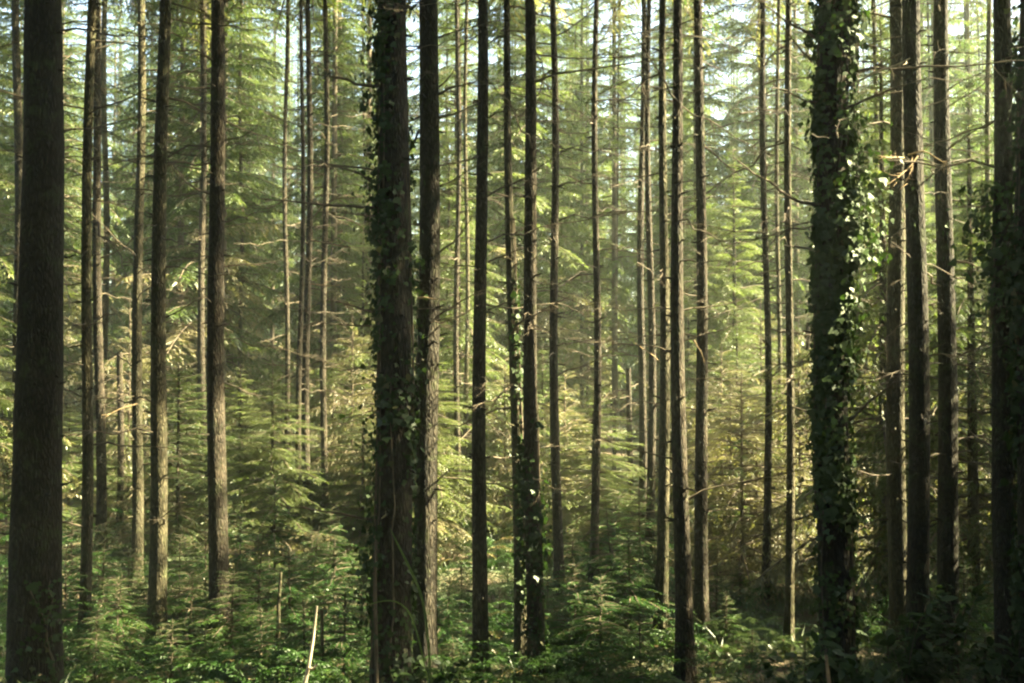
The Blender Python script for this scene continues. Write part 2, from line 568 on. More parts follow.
def tall_tree(idx, label, D, xt, xb, wt, wb, height=21, crown_z=10.0, mat='bark', nbr=8, handle=None, zbr=(1.5, 10.5), bare_top=None, crown_r=1.0, name='spruce_tree', blen=1.0, crown=True):
    """A plantation tree at distance D whose trunk is seen at xt (top of frame) and xb (bottom of frame), wt and wb pixels wide there."""
    rng = np.random.default_rng(1000 + idx)
    pb, pt = at(xb, H, D), at(xt, 0, D)
    slope = (pt - pb)[0] / (pt - pb)[2]
    x_at = lambda z: pb[0] + slope * (z - pb[2])
    gz0 = float(ground_z(x_at(0.3), D))
    base = np.array([x_at(gz0), D, gz0 - 0.05])
    rb, rt = wb / 2 / F * D, wt / 2 / F * D
    ztop = bare_top or height
    nz = int(26 + height)
    zs = np.concatenate([np.linspace(0, 1.2, 9), np.linspace(1.5, ztop, nz)])
    ph = rng.uniform(0, 6, 2)
    bow = 0.022 if D < 14 else 0.03

    def axis(z):
        return np.array([slope * z + bow * math.sin(z * 0.8 + ph[0]) - bow * math.sin(ph[0]), bow * math.sin(z * 0.6 + ph[1]) - bow * math.sin(ph[1]), z])

    zt = pt[2] - base[2]
    zb = pb[2] - base[2]

    def rad(z):
        r = rb + (rt - rb) * (z - max(zb, 0)) / (zt - max(zb, 0))
        if z > zt:
            r = rt * (1 - (z - zt) / max(1e-3, height + 0.6 - zt))
        return max(r, 0.012)

    root = thing(name, label, 'tree', base, GROUP_TREES)
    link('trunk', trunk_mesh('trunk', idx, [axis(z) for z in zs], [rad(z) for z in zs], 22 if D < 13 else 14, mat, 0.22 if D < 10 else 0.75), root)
    if crown:
        cz = max(crown_z - 1.0, 3.6 + 0.37 * D + 2.4) if D < 17 else 3.6 + 0.37 * D + 0.8
        hc = height - cz + 0.4
        a = axis(cz)
        cr = 0.3
        for cr in ((1.4, 1.0, .6, .3) if D < 14 else (.9, .6, .3)):
            if not blocks(base[0] + a[0], base[1] + a[1], base[2] + cz, base[2] + height, 2.2 * cr):
                break
        link('crown', TALL[idx % 5], root, (a[0], a[1], cz), (0, math.atan(slope), rng.uniform(0, 2 * PI)), (cr,) * 2 + (hc / 11.0,))
    nbr = nbr + 6 if D < 11.5 else int(nbr * 2.9)
    for k in range(nbr):
        z = zbr[0] + (zbr[1] - zbr[0]) * ((k + rng.uniform(0, 1)) / max(nbr, 1)) ** 0.8
        if bare_top and z > bare_top:
            continue
        a = rng.uniform(0, 2 * PI)
        p = axis(z)
        s = rng.uniform(0.45, 1.0) * blen
        link('dead_branch', DEAD[rng.integers(0, 8)], root, p + np.array([math.cos(a), math.sin(a), 0]) * rad(z) * 0.8, (rng.uniform(-.4, .4), R(rng.uniform(-22, 16)), a), (s,) * 3)
    if handle:
        xm = xt + (xb - xt) * 0.6
        REFS.append((xm, D, handle))
    root['px'] = 0
    del root['px']
    return root, base, axis, rad


def px_branch(root, base, D, path, rad=0.016, mat='twig', dy=(0.0, -0.5), twigs=5, seed=0, name='dead_branch'):
    """A particular branch of a tree: it leaves the trunk at the first point and swings from dy[0] to dy[1] metres in depth."""
    rng = np.random.default_rng(seed + 77)
    n0 = len(path)
    P = np.array([at(x, y, D + dy[0] + (dy[1] - dy[0]) * i / (n0 - 1)) for i, (x, y) in enumerate(path)]) - base
    t = np.linspace(0, n0 - 1, n0 * 4)
    P = np.stack([np.interp(t, np.arange(n0), P[:, k]) for k in range(3)], 1)
    P[1:-1] = (P[:-2] + 2 * P[1:-1] + P[2:]) / 4
    P[2:] += np.cumsum(rng.normal(0, 0.004, P[2:].shape), 0)
    n = len(P)
    ch = [tube(P, np.linspace(rad, rad * 0.3, n), 6)]
    Ltot = np.linalg.norm(P[-1] - P[0])
    for _ in range(twigs):
        i = rng.integers(n // 4, n)
        d = nrm(P[min(i + 1, n - 1)] - P[i - 1])
        d = nrm(d + rng.normal(0, 0.55, 3))
        l = Ltot * rng.uniform(0.1, 0.3)
        T = np.array([P[i], P[i] + d * l * 0.5 + rng.normal(0, .02, 3), P[i] + d * l + rng.normal(0, .03, 3)])
        ch.append(tube(T, [rad * 0.4, rad * 0.3, rad * 0.12], 4))
    return link(name, make_mesh(name, ch, [M[mat]]), root)

# the places where the photo shows sun breaking through: crowns are set aside from the way to the sun
SUN_HOLES = [at(518, 240, 11.8), at(519, 285, 11.8), at(519, 380, 11.8), at(521, 480, 11.8), at(855, 212, 9.2), at(860, 190, 9.2), at(906, 172, 11.2), at(518, 330, 11.8), at(520, 430, 11.8), at(141, 400, 16.8), at(92, 40, 12.6),
             at(168, 90, 12.4), at(311, 645, 8.2), at(745, 470, 16.5), at(375, 400, 20), at(985, 440, 19),
             at(720, 520, 18), at(778, 500, 19), at(742, 420, 21), at(742, 640, 12.0), at(872, 625, 12.4)]

def blocks(x, y, crown_z, h, r, tp=0.8):
    for i, p in enumerate(SUN_HOLES):
        d = np.array([x - p[0], y - p[1]])
        s = SUN_DIR[:2]
        t = d @ s / (s @ s)
        if t < 0.5:
            continue
        z = p[2] + t * SUN_DIR[2]
        off = np.linalg.norm(d - s * t)
        if crown_z - 0.6 < z < h:
            if off < (1.6 if i in (4, 5) else 1.0 if i < 9 else 0.75 if i < len(SUN_HOLES) - 2 else 0.5) * r * (1 - (z - crown_z) / (h - crown_z)) ** tp + 0.05:
                return True
        elif z <= crown_z and off < 0.3:
            return True
    return False

# ------------------------------------------------------------------ the plantation trunks, left to right
T = {}
def tree(key, *a, **k):
    T[key] = tall_tree(len(T) + 1, *a, **k) + (a[1],)

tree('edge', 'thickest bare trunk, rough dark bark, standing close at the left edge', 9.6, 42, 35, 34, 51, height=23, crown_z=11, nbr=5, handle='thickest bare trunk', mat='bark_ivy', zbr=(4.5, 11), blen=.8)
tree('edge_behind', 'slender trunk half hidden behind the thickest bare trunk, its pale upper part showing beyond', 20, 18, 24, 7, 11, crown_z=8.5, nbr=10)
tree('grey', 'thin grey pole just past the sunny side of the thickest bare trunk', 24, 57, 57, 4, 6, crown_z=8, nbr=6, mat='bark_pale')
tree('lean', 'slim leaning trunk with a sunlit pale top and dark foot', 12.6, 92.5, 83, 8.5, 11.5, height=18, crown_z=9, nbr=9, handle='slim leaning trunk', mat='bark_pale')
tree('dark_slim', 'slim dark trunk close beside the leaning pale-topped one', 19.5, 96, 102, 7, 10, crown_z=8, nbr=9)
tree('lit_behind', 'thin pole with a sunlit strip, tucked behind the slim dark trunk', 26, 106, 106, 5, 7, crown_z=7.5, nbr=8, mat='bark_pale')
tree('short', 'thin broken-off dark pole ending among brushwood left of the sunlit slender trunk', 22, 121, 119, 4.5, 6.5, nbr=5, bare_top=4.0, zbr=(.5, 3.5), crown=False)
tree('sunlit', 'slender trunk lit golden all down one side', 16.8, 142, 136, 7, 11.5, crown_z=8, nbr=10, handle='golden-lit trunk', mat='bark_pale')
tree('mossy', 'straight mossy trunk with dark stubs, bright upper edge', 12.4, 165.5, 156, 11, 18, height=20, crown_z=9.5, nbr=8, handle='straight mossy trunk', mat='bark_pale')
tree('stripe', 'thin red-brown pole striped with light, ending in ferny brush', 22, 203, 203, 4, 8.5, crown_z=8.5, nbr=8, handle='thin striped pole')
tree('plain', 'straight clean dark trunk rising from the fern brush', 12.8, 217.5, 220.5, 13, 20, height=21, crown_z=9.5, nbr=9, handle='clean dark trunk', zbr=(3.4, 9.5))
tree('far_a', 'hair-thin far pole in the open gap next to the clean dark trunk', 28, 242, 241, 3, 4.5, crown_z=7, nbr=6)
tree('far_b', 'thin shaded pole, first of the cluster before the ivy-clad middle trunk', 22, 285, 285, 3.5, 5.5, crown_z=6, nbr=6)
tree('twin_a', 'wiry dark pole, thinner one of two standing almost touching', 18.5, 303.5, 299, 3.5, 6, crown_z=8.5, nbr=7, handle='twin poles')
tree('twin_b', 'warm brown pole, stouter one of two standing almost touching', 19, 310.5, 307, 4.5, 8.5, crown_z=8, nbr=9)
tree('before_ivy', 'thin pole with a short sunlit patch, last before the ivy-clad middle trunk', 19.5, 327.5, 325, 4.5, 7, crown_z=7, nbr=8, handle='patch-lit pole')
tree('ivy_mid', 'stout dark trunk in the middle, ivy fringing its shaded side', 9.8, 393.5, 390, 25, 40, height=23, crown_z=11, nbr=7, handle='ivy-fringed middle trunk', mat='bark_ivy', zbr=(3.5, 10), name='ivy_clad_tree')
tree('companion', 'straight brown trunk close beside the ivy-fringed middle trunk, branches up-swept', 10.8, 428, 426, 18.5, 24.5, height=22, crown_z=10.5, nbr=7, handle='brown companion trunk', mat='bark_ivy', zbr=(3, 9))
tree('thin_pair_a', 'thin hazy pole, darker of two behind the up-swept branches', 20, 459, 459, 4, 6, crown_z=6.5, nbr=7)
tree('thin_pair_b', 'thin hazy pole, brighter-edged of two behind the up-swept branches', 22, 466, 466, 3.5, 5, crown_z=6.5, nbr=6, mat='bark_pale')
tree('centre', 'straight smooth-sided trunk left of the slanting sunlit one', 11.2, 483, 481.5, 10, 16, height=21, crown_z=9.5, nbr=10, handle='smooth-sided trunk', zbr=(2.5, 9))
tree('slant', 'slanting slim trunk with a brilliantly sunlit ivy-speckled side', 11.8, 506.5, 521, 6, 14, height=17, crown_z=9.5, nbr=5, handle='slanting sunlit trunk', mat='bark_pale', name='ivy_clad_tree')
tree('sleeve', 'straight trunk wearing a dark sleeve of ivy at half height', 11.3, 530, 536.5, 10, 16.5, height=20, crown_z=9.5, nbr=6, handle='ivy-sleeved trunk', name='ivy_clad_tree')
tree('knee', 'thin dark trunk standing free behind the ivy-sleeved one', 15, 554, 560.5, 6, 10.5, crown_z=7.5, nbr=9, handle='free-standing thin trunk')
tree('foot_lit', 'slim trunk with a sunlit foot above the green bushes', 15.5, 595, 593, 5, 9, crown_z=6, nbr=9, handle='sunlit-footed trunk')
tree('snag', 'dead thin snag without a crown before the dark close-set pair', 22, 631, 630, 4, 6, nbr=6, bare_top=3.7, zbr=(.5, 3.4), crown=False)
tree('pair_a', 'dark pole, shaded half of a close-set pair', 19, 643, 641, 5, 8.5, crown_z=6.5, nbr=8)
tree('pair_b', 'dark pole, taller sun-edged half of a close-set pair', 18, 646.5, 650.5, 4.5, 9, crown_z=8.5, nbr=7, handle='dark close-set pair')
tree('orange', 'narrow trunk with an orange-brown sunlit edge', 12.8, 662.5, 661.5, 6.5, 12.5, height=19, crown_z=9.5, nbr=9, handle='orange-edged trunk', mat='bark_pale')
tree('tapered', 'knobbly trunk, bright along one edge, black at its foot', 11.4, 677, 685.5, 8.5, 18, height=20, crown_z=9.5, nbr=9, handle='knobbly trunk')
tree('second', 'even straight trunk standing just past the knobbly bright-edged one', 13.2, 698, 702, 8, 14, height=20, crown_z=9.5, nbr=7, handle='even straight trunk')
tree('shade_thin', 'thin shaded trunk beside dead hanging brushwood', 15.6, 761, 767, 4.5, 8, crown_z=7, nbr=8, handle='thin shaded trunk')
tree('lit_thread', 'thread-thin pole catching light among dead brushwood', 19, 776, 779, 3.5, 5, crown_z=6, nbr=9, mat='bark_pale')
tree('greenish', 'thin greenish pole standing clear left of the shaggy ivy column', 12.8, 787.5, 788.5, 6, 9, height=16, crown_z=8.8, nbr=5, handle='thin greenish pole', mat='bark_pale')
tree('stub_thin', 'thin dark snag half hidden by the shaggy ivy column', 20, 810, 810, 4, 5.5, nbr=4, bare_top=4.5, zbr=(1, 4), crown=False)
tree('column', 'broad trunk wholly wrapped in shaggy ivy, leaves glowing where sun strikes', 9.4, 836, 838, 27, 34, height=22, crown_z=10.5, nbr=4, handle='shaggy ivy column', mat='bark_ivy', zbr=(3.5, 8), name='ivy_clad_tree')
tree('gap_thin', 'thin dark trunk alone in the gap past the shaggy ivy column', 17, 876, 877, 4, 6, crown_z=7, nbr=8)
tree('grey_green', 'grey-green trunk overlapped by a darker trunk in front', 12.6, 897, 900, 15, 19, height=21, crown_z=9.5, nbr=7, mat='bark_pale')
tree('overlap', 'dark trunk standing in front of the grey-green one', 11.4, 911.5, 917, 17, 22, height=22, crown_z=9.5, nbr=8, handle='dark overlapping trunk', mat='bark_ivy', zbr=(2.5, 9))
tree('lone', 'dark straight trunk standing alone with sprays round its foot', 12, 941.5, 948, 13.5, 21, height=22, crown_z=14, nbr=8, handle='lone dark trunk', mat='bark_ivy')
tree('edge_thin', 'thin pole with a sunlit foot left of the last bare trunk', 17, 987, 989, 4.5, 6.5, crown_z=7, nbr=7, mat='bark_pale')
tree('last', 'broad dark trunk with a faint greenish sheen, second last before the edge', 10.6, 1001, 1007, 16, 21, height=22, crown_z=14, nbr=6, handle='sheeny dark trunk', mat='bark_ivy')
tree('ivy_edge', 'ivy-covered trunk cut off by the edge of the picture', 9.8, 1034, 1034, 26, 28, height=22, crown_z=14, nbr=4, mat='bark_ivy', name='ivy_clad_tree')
REFS.sort()

# ivy, as part of the trees it climbs
def ivy(key, seed, zones, size=0.075):
    root, base, axis, rad, D = T[key]
    link('ivy', ivy_mesh('ivy', seed, axis, rad, zones, size), root)

SUNWARD, AWAY, FRONT = 0.0, PI, -PI / 2
ivy('ivy_mid', 1, [(0.2, 3.4, 1500, 0.018, None, 0), (1.0, 7.2, 1500, 0.09, AWAY, 0.5), (2.6, 5.4, 260, 0.05, SUNWARD, 0.4), (3, 8.5, 1500, 0.035, None, 0)], 0.058)
ivy('slant', 2, [(1.0, 5.5, 480, 0.02, -0.6, 0.7)], 0.05)
ivy('sleeve', 3, [(0.3, 3.3, 800, 0.035, None, 0), (1.6, 2.9, 420, 0.05, None, 0)], 0.055)
ivy('column', 4, [(0.1, 2.4, 1100, 0.02, None, 0), (2.0, 4.2, 1900, 0.022, None, 0), (3.6, 6.2, 2200, 0.028, None, 0), (5.6, 9.2, 3800, 0.07, None, 0), (4.4, 5.9, 1100, 0.19, -0.3, 0.35), (3.2, 4.6, 450, 0.11, -0.3, 0.5), (6.3, 8.8, 600, 0.16, 0.0, 0.5)], 0.06)
ivy('last', 5, [(0.5, 8.5, 700, 0.03, 0.2, 0.5), (4.2, 5.6, 350, 0.20, AWAY, 0.4)], 0.07)
ivy('ivy_edge', 6, [(0.2, 9.0, 3600, 0.03, None, 0), (3.5, 6.5, 220, 0.09, AWAY, 0.5)], 0.075)
ivy('edge', 7, [(0.2, 1.3, 130, 0.02, -0.7, 0.3)], 0.05)
ivy('companion', 8, [(2.2, 4.8, 130, 0.05, AWAY, 0.4)], 0.065)


# branches that can be told apart in the photo
def br(key, path, rad=0.014, mat='twig', dy=(0.0, -0.4), twigs=5):
    root, base, axis, rad_, D = T[key]
    br.n += 1
    px_branch(root, base, D, path, rad, mat, dy, twigs, br.n)
br.n = 0

br('plain', [(212, 24), (190, 24), (160, 18), (126, 11)])
br('plain', [(211, 88), (190, 88), (165, 85)], twigs=3)
br('edge', [(58, 30), (82, 30), (110, 36), (158, 36)], .013)
br('mossy', [(157, 102), (140, 97), (118, 90), (103, 80)], .012)
br('mossy', [(158, 143), (150, 146), (125, 140), (104, 128)], .011)
br('mossy', [(168, 152), (185, 155), (205, 157)], .011)
br('mossy', [(165, 318), (182, 308), (200, 296)], .011, twigs=3)
br('plain', [(225, 140), (240, 137), (258, 128)], .012)
br('ivy_mid', [(380, 86), (360, 86), (345, 78), (330, 77), (308, 74)], .018, twigs=4)
br('ivy_mid', [(377, 207), (350, 207), (320, 204), (290, 201), (258, 199)], .016, twigs=6)
br('ivy_mid', [(378, 216), (355, 215), (325, 213)], .011)
br('ivy_mid', [(372, 182), (358, 173), (340, 167), (316, 164)], .013)
br('ivy_mid', [(372, 312), (355, 308), (340, 303), (325, 299)], .013)
br('ivy_mid', [(372, 326), (345, 324), (310, 323)], .011)
br('ivy_mid', [(372, 520), (345, 514), (310, 508), (285, 506)], .015, dy=(0, -.8))
br('ivy_mid', [(372, 600), (350, 598), (335, 594)], .010)
br('companion', [(419, 130), (410, 150), (403, 170)], .016, dy=(0, -.2), twigs=1)
br('companion', [(437, 38), (460, 32), (500, 22)], .012, dy=(0, -.6))
br('companion', [(437, 95), (452, 88), (478, 80)], .016, dy=(0, -.3))
br('companion', [(437, 88), (448, 80), (455, 71), (460, 60)], .011, twigs=3)
br('companion', [(437, 118), (450, 116), (478, 106)], .013)
br('companion', [(437, 187), (450, 183), (478, 165)], .012)
br('companion', [(437, 254), (452, 244), (470, 220)], .014)
br('companion', [(437, 316), (455, 306), (478, 294)], .013)
br('companion', [(437, 325), (455, 318), (480, 302)], .010)
br('companion', [(437, 482), (443, 474), (450, 466)], .010, twigs=2)
br('companion', [(419, 298), (425, 297), (436, 301)], .014, 'tan_wood', (-.2, -.4), 0)
br('centre', [(488, 118), (500, 112), (523, 108)], .010)
br('centre', [(488, 262), (510, 252), (530, 246)], .010)
br('centre', [(488, 310), (505, 303), (524, 298)], .010)
br('sleeve', [(524, 32), (505, 32), (487, 33)], .008, twigs=2)
br('sleeve', [(536, 55), (560, 57), (600, 58), (655, 57)], .012, dy=(0, .8), twigs=9)
br('sleeve', [(536, 121), (555, 122), (600, 121)], .008, dy=(0, .8))
br('orange', [(660, 362), (650, 353), (636, 343)], .008, 'tan_wood', twigs=2)
br('orange', [(668, 360), (672, 354), (680, 349)], .007, 'tan_wood', twigs=1)
br('second', [(694, 340), (700, 352), (704, 363)], .009, 'tan_wood', (-.15, -.3), 0)
br('column', [(822, 205), (800, 202), (785, 192), (770, 181), (752, 172), (735, 156)], .016, dy=(0, -.7), twigs=4)
br('column', [(815, 38), (800, 28), (785, 18), (768, 5)], .016)
br('column', [(812, 62), (797, 45), (786, 30), (778, 14)], .010)
br('column', [(818, 102), (803, 100), (786, 88), (768, 86)], .012)
br('column', [(815, 250), (795, 246), (785, 245)], .012, 'pale_wood', twigs=2)
br('column', [(846, 108), (870, 98), (900, 86), (932, 78)], .014, dy=(-.1, -.8), twigs=3)
br('column', [(852, 85), (875, 72), (892, 66), (912, 58)], .013, 'pale_wood', (-.1, -.8), 3)
br('column', [(850, 420), (865, 408), (880, 396), (893, 385)], .015, dy=(-.1, -.8), twigs=3)
br('column', [(852, 424), (870, 418), (892, 410)], .012, dy=(-.1, -.5))
br('column', [(838, 138), (837, 130), (840, 120)], .008, 'pale_wood', (-.45, -.5), 2)
br('column', [(812, 134), (820, 137), (830, 139)], .008, 'pale_wood', (-.45, -.5), 0)
br('overlap', [(904, 158), (890, 157), (880, 155)], .012, 'tan_wood', (-.15, -.5), 5)
br('overlap', [(908, 155), (925, 152), (946, 165), (950, 166)], .011, 'tan_wood', (-.2, -.5), 6)
br('overlap', [(912, 156), (912, 170), (908, 180), (900, 190)], .008, 'tan_wood', (-.25, -.4), 7)
br('overlap', [(918, 156), (908, 168), (898, 176), (888, 183)], .008, 'tan_wood', (-.25, -.5), 7)
br('overlap', [(926, 180), (932, 175), (942, 168)], .012)
br('lone', [(949, 148), (960, 140), (985, 124), (1000, 117)], .013)
br('lone', [(949, 89), (960, 82), (985, 70)], .012)
br('lone', [(949, 52), (965, 51), (990, 55)], .010)
br('lone', [(952, 260), (970, 263), (985, 270), (1000, 278)], .013)
br('lone', [(955, 358), (975, 348), (1000, 336)], .012)
br('lone', [(955, 364), (975, 366), (1000, 375)], .012)
br('lone', [(957, 462), (975, 463), (1000, 470)], .012)
br('last', [(996, 207), (975, 205), (957, 206)], .014)
br('sunlit', [(133, 390), (120, 398), (105, 405)], .011)
br('sunlit', [(140, 403), (122, 408), (106, 416)], .010, 'tan_wood')
br('lean', [(88, 3), (75, 4), (60, 3)], .012, 'tan_wood')
br('lean', [(80, 208), (68, 207), (58, 205)], .009, 'tan_wood')
br('twin_b', [(311, 240), (325, 243), (345, 247)], .014, 'tan_wood')
br('twin_b', [(311, 284), (325, 285), (340, 284)], .013, 'tan_wood', twigs=3)

# ------------------------------------------------------------------ labels that say which one
SEEN = {}
def gap_of(px):
    a = [r for r in REFS if r[0] <= px]
    b = [r for r in REFS if r[0] > px]
    if not a:
        return 'left of the ' + b[0][2]
    if not b:
        return 'past the ' + a[-1][2]
    return 'between the %s and the %s' % (a[-1][2], b[0][2])


def give_labels(things):
    """things: (object, pixel x, distance, look). One label per thing: its look, its gap between named trunks, its rank in depth there."""
    by = {}
    for o, px, D, look in things:
        by.setdefault((look, gap_of(px)), []).append((D, o))
    for (look, gap), lst in by.items():
        lst.sort(key=lambda q: q[0])
        n = len(lst)
        for i, (D, o) in enumerate(lst):
            if n == 1:
                t = ''
            elif n == 2:
                t = ('nearer ', 'farther ')[i]
            else:
                t = ['nearest ', 'second nearest ', 'third nearest ', 'fourth nearest ', 'fifth nearest ', 'sixth nearest '][i] if i < n - 1 else 'farthest '
            o['label'] = t + look + ' ' + gap


# ------------------------------------------------------------------ background conifers
rng = np.random.default_rng(11)
bg = []
occupied = [(t[1][0], t[1][1]) for t in T.values()]
Y = 19.0
row = 0
bg_pos = []
while Y < 52:
    half = 0.53 * Y + 1.5
    n = int(2 * half / ((3.6 if Y < 25 else 2.45) + 0.02 * Y))
    for i in range(n):
        x = -half + 2 * half * (i + 0.5 + rng.uniform(-0.38, 0.38) + (0.5 if row % 2 else 0)) / n
        y = Y + rng.uniform(-1.2, 1.2)
        if min((x - a) ** 2 + (y - b) ** 2 for a, b in occupied) < 0.5:
            continue
        bg_pos.append((x, y))
        occupied.append((x, y))
    Y += 3.0 + 0.06 * (Y - 19)
    row += 1
n_big = len(bg_pos)
for px, y in [(884, 15.4), (972, 14.6), (985, 22), (925, 24), (735, 25), (700, 25.5)]:
    bg_pos.append((at(px, 400, y)[0], y))
for i in range(36):
    y = rng.uniform(16.5, 30)
    x = rng.uniform(-.54, .54) * y
    if min((x - a) ** 2 + (y - b) ** 2 for a, b in occupied) > 0.6:
        bg_pos.append((x, y))
        occupied.append((x, y))
for px, y, h in [(742, 16.5, 3.6), (722, 20, 4.2), (800, 18, 4.4), (388, 20, 5.0), (352, 21, 4.6), (985, 19, 4.6), (565, 20, 3.6), (128, 23, 5.2), (690, 25, 5.0), (505, 22, 4.0), (965, 25, 6.0), (757, 18, 2.8), (731, 18.2, 3.2), (776, 19.5, 3.6), (704, 22, 4.2), (762, 23, 5.0)]:
    p = at(px, 500, y)
    root = thing('dead_spruce', '', 'tree', (p[0], y, float(ground_z(p[0], y)) - .05), 'dead brown spruces in the middle distance')
    zs = np.linspace(0, h * .95, 8)
    link('trunk', make_mesh('trunk', [tube(np.stack([0 * zs, 0 * zs, zs], 1), np.linspace(0.04, 0.012, 8), 8)], [M['twig']], True), root)
    link('crown', BROWN[int(rng.integers(0, 2))], root, (0, 0, .1), (0, 0, rng.uniform(0, 6.28)), (1.1, 1.1, h / 4.2))
    bg.append((root, px, y, 'brown dead spruce'))
bg_pos += [(at(px, 480, y)[0], y) for px, y in [(178, 19.5), (186, 24), (240, 21.5)]]
for i, (x, y) in enumerate(bg_pos):
    z = float(ground_z(x, y))
    if y < 27 and not n_big <= i < n_big + 6 and blocks(x, y, 0.5, 20 if y > 25 else 8.5, 1.3):
        continue
    lace = i < n_big and y > 25
    pole = rng.uniform() < (0.0 if y < 31 else 0.22) and i < n_big
    root = thing('spruce_tree', '', 'tree', (x, y, z - 0.05), 'spruces filling the background')
    px, _ = proj((x, y, z + 4))
    if pole:
        h = rng.uniform(16, 21)
        k = int(rng.integers(0, 5))
        zs = np.linspace(0, h, 14)
        r0 = rng.uniform(0.09, 0.14)
        lx, ly = rng.normal(0, 0.012, 2)
        link('trunk', make_mesh('trunk', [tube(np.stack([lx * zs, ly * zs, zs], 1), np.linspace(r0, 0.015, 14), 10)], [M['bark']], True), root)
        cz = rng.uniform(5.0, 7.5)
        link('crown', TALL[k], root, (lx * cz, ly * cz, cz), (0, 0, rng.uniform(0, 6.28)), (rng.uniform(.85, 1.1),) * 2 + ((h - cz) / 11,))
        for _ in range(8):
            zz = rng.uniform(1.0, cz + 1)
            link('dead_branch', DEAD[rng.integers(0, 8)], root, (lx * zz, ly * zz, zz), (0, R(rng.uniform(-12, 20)), rng.uniform(0, 6.28)), (rng.uniform(.6, 1.0),) * 3)
        look = 'bare-stemmed spruce pole'
    elif lace:
        h = rng.uniform(20, 26)
        k = int(rng.integers(0, 4))
        zs = np.linspace(0, h * .97, 12)
        lx, ly = rng.normal(0, 0.01, 2)
        link('trunk', make_mesh('trunk', [tube(np.stack([lx * zs, ly * zs, zs], 1), np.linspace(rng.uniform(.05, .085), 0.012, 12), 10)], [M['bark']], True), root)
        cz = rng.uniform(1.0, 3.5)
        w = rng.uniform(.9, 1.25)
        link('crown', LACE[k], root, (lx * cz, ly * cz, cz), (0, 0, rng.uniform(0, 6.28)), (w, w, (h - cz) / 18.5))
        look = ('tall lacy spruce', 'tall thin-crowned spruce', 'tall airy spruce', 'tall ragged spruce')[k]
    else:
        h = (rng.uniform(5, 10) if y < 32 else rng.uniform(13, 19)) * (0.8 if x > 0.2 * y else 1.0)
        if i >= n_big + 6:
            h = rng.uniform(2.4, 5.0)
        elif i >= n_big:
            h = rng.uniform(7.5, 9.5)
        if 235 < px < 345 and y < 24:
            h = min(h, 3.6)
        k = int(rng.integers(0, 4))
        zs = np.linspace(0, 0.9 * h, 10)
        link('trunk', make_mesh('trunk', [tube(np.stack([0 * zs, 0 * zs, zs], 1), np.linspace(0.012 * h, 0.02, 10), 10)], [M['bark']], True), root)
        s = h / 10.6
        w = rng.uniform(0.8, 1.15) * (0.6 + 0.4 * s)
        link('crown', BUSHY[k], root, (0, 0, 0.35), (0, 0, rng.uniform(0, 6.28)), (w, w, s))
        look = ('small feathery spruce', 'small browning spruce', 'small half-dead spruce', 'small soft spruce')[k] if h < 5.2 else ('feathery green spruce', 'brown-skirted leafy spruce', 'dead-skirted brushy spruce', 'soft dense spruce')[k]
    bg.append((root, px, y, look))
give_labels(bg)

# the wood beyond, one mass
def far_wood():
    rg = np.random.default_rng(5)
    lib = [spray(rg, 1.0, 0.11, 0.035, rise=rg.uniform(0, .3), droop=rg.uniform(.2, .5), bare=.1, dens=0.32)[1] for _ in range(8)]
    ch = []
    for i in range(300):
        y = rg.uniform(55, 92)
        x = rg.uniform(-0.56, 0.56) * y
        g = float(ground_z(x, y))
        h = rg.uniform(23, 31)
        z = rg.uniform(0.4, 3.0)
        ch.append(tube([[x, y, g - .1], [x, y, g + h * .95]], [0.14, 0.02], 6, 1))
        while z < h:
            L = 2.6 * (1 - z / h) ** 0.7 + 0.3
            a0 = rg.uniform(0, 6)
            for k in range(5):
                Q = lib[rg.integers(0, 8)] * L
                ch.append(quads_chunk(Q @ (rotz(a0 + k * 1.257 + rg.normal(0, .2)) @ roty(R(12 - 35 * z / h))).T + [x, y, g + z], 0, 0.0))
            z += rg.uniform(0.55, 0.85)
    o = link('far_wood', make_mesh('far_wood', ch, [M['needle'], M['bark']]))
    o['kind'] = 'stuff'
    o['label'] = 'hazy mass of conifers closing the view far behind'
    o['category'] = 'wood'
far_wood()

# ------------------------------------------------------------------ unseen stand added outside the frame on the sunny side, to shade the near trunks
rs = np.random.default_rng(21)
yy = -3.0
while yy < 18.5:
    dense = True
    xx = 0.53 * yy + 3.2
    while xx < 30:
        x, y = xx + rs.uniform(-.7, .7), yy + rs.uniform(-.8, .8)
        cz, h = rs.uniform(4.5, 8.0), rs.uniform(24, 29)
        xx += 2.7 if yy < 17 else 3.6
        lacy = rs.uniform() < .8
        if lacy:
            cz = rs.uniform(4.0, 7.0)
        if x < 0.53 * max(y, 0) + 2.2 or blocks(x, y, cz, h, 2.2, .5 if lacy else .8):
            continue
        g = float(ground_z(x, y))
        root = thing('spruce_tree', 'tall unseen spruce added for shade beyond the ivy-covered edge trunk', 'tree', (x, y, g - .05), 'unseen stand added for shade beyond the edge')
        zs = np.linspace(0, h, 10)
        link('trunk', make_mesh('trunk', [tube(np.stack([0 * zs, 0 * zs, zs], 1), np.linspace(0.16, 0.02, 10), 10)], [M['bark']], True), root)
        link('crown', LACE[int(rs.integers(0, 4))] if lacy else TALL[int(rs.integers(0, 5))], root, (0, 0, cz), (0, 0, rs.uniform(0, 6.28)), (1.2, 1.2, (h - cz) / 18) if lacy else (1.05, 1.05, (h - cz) / 11))
    yy += 3.0

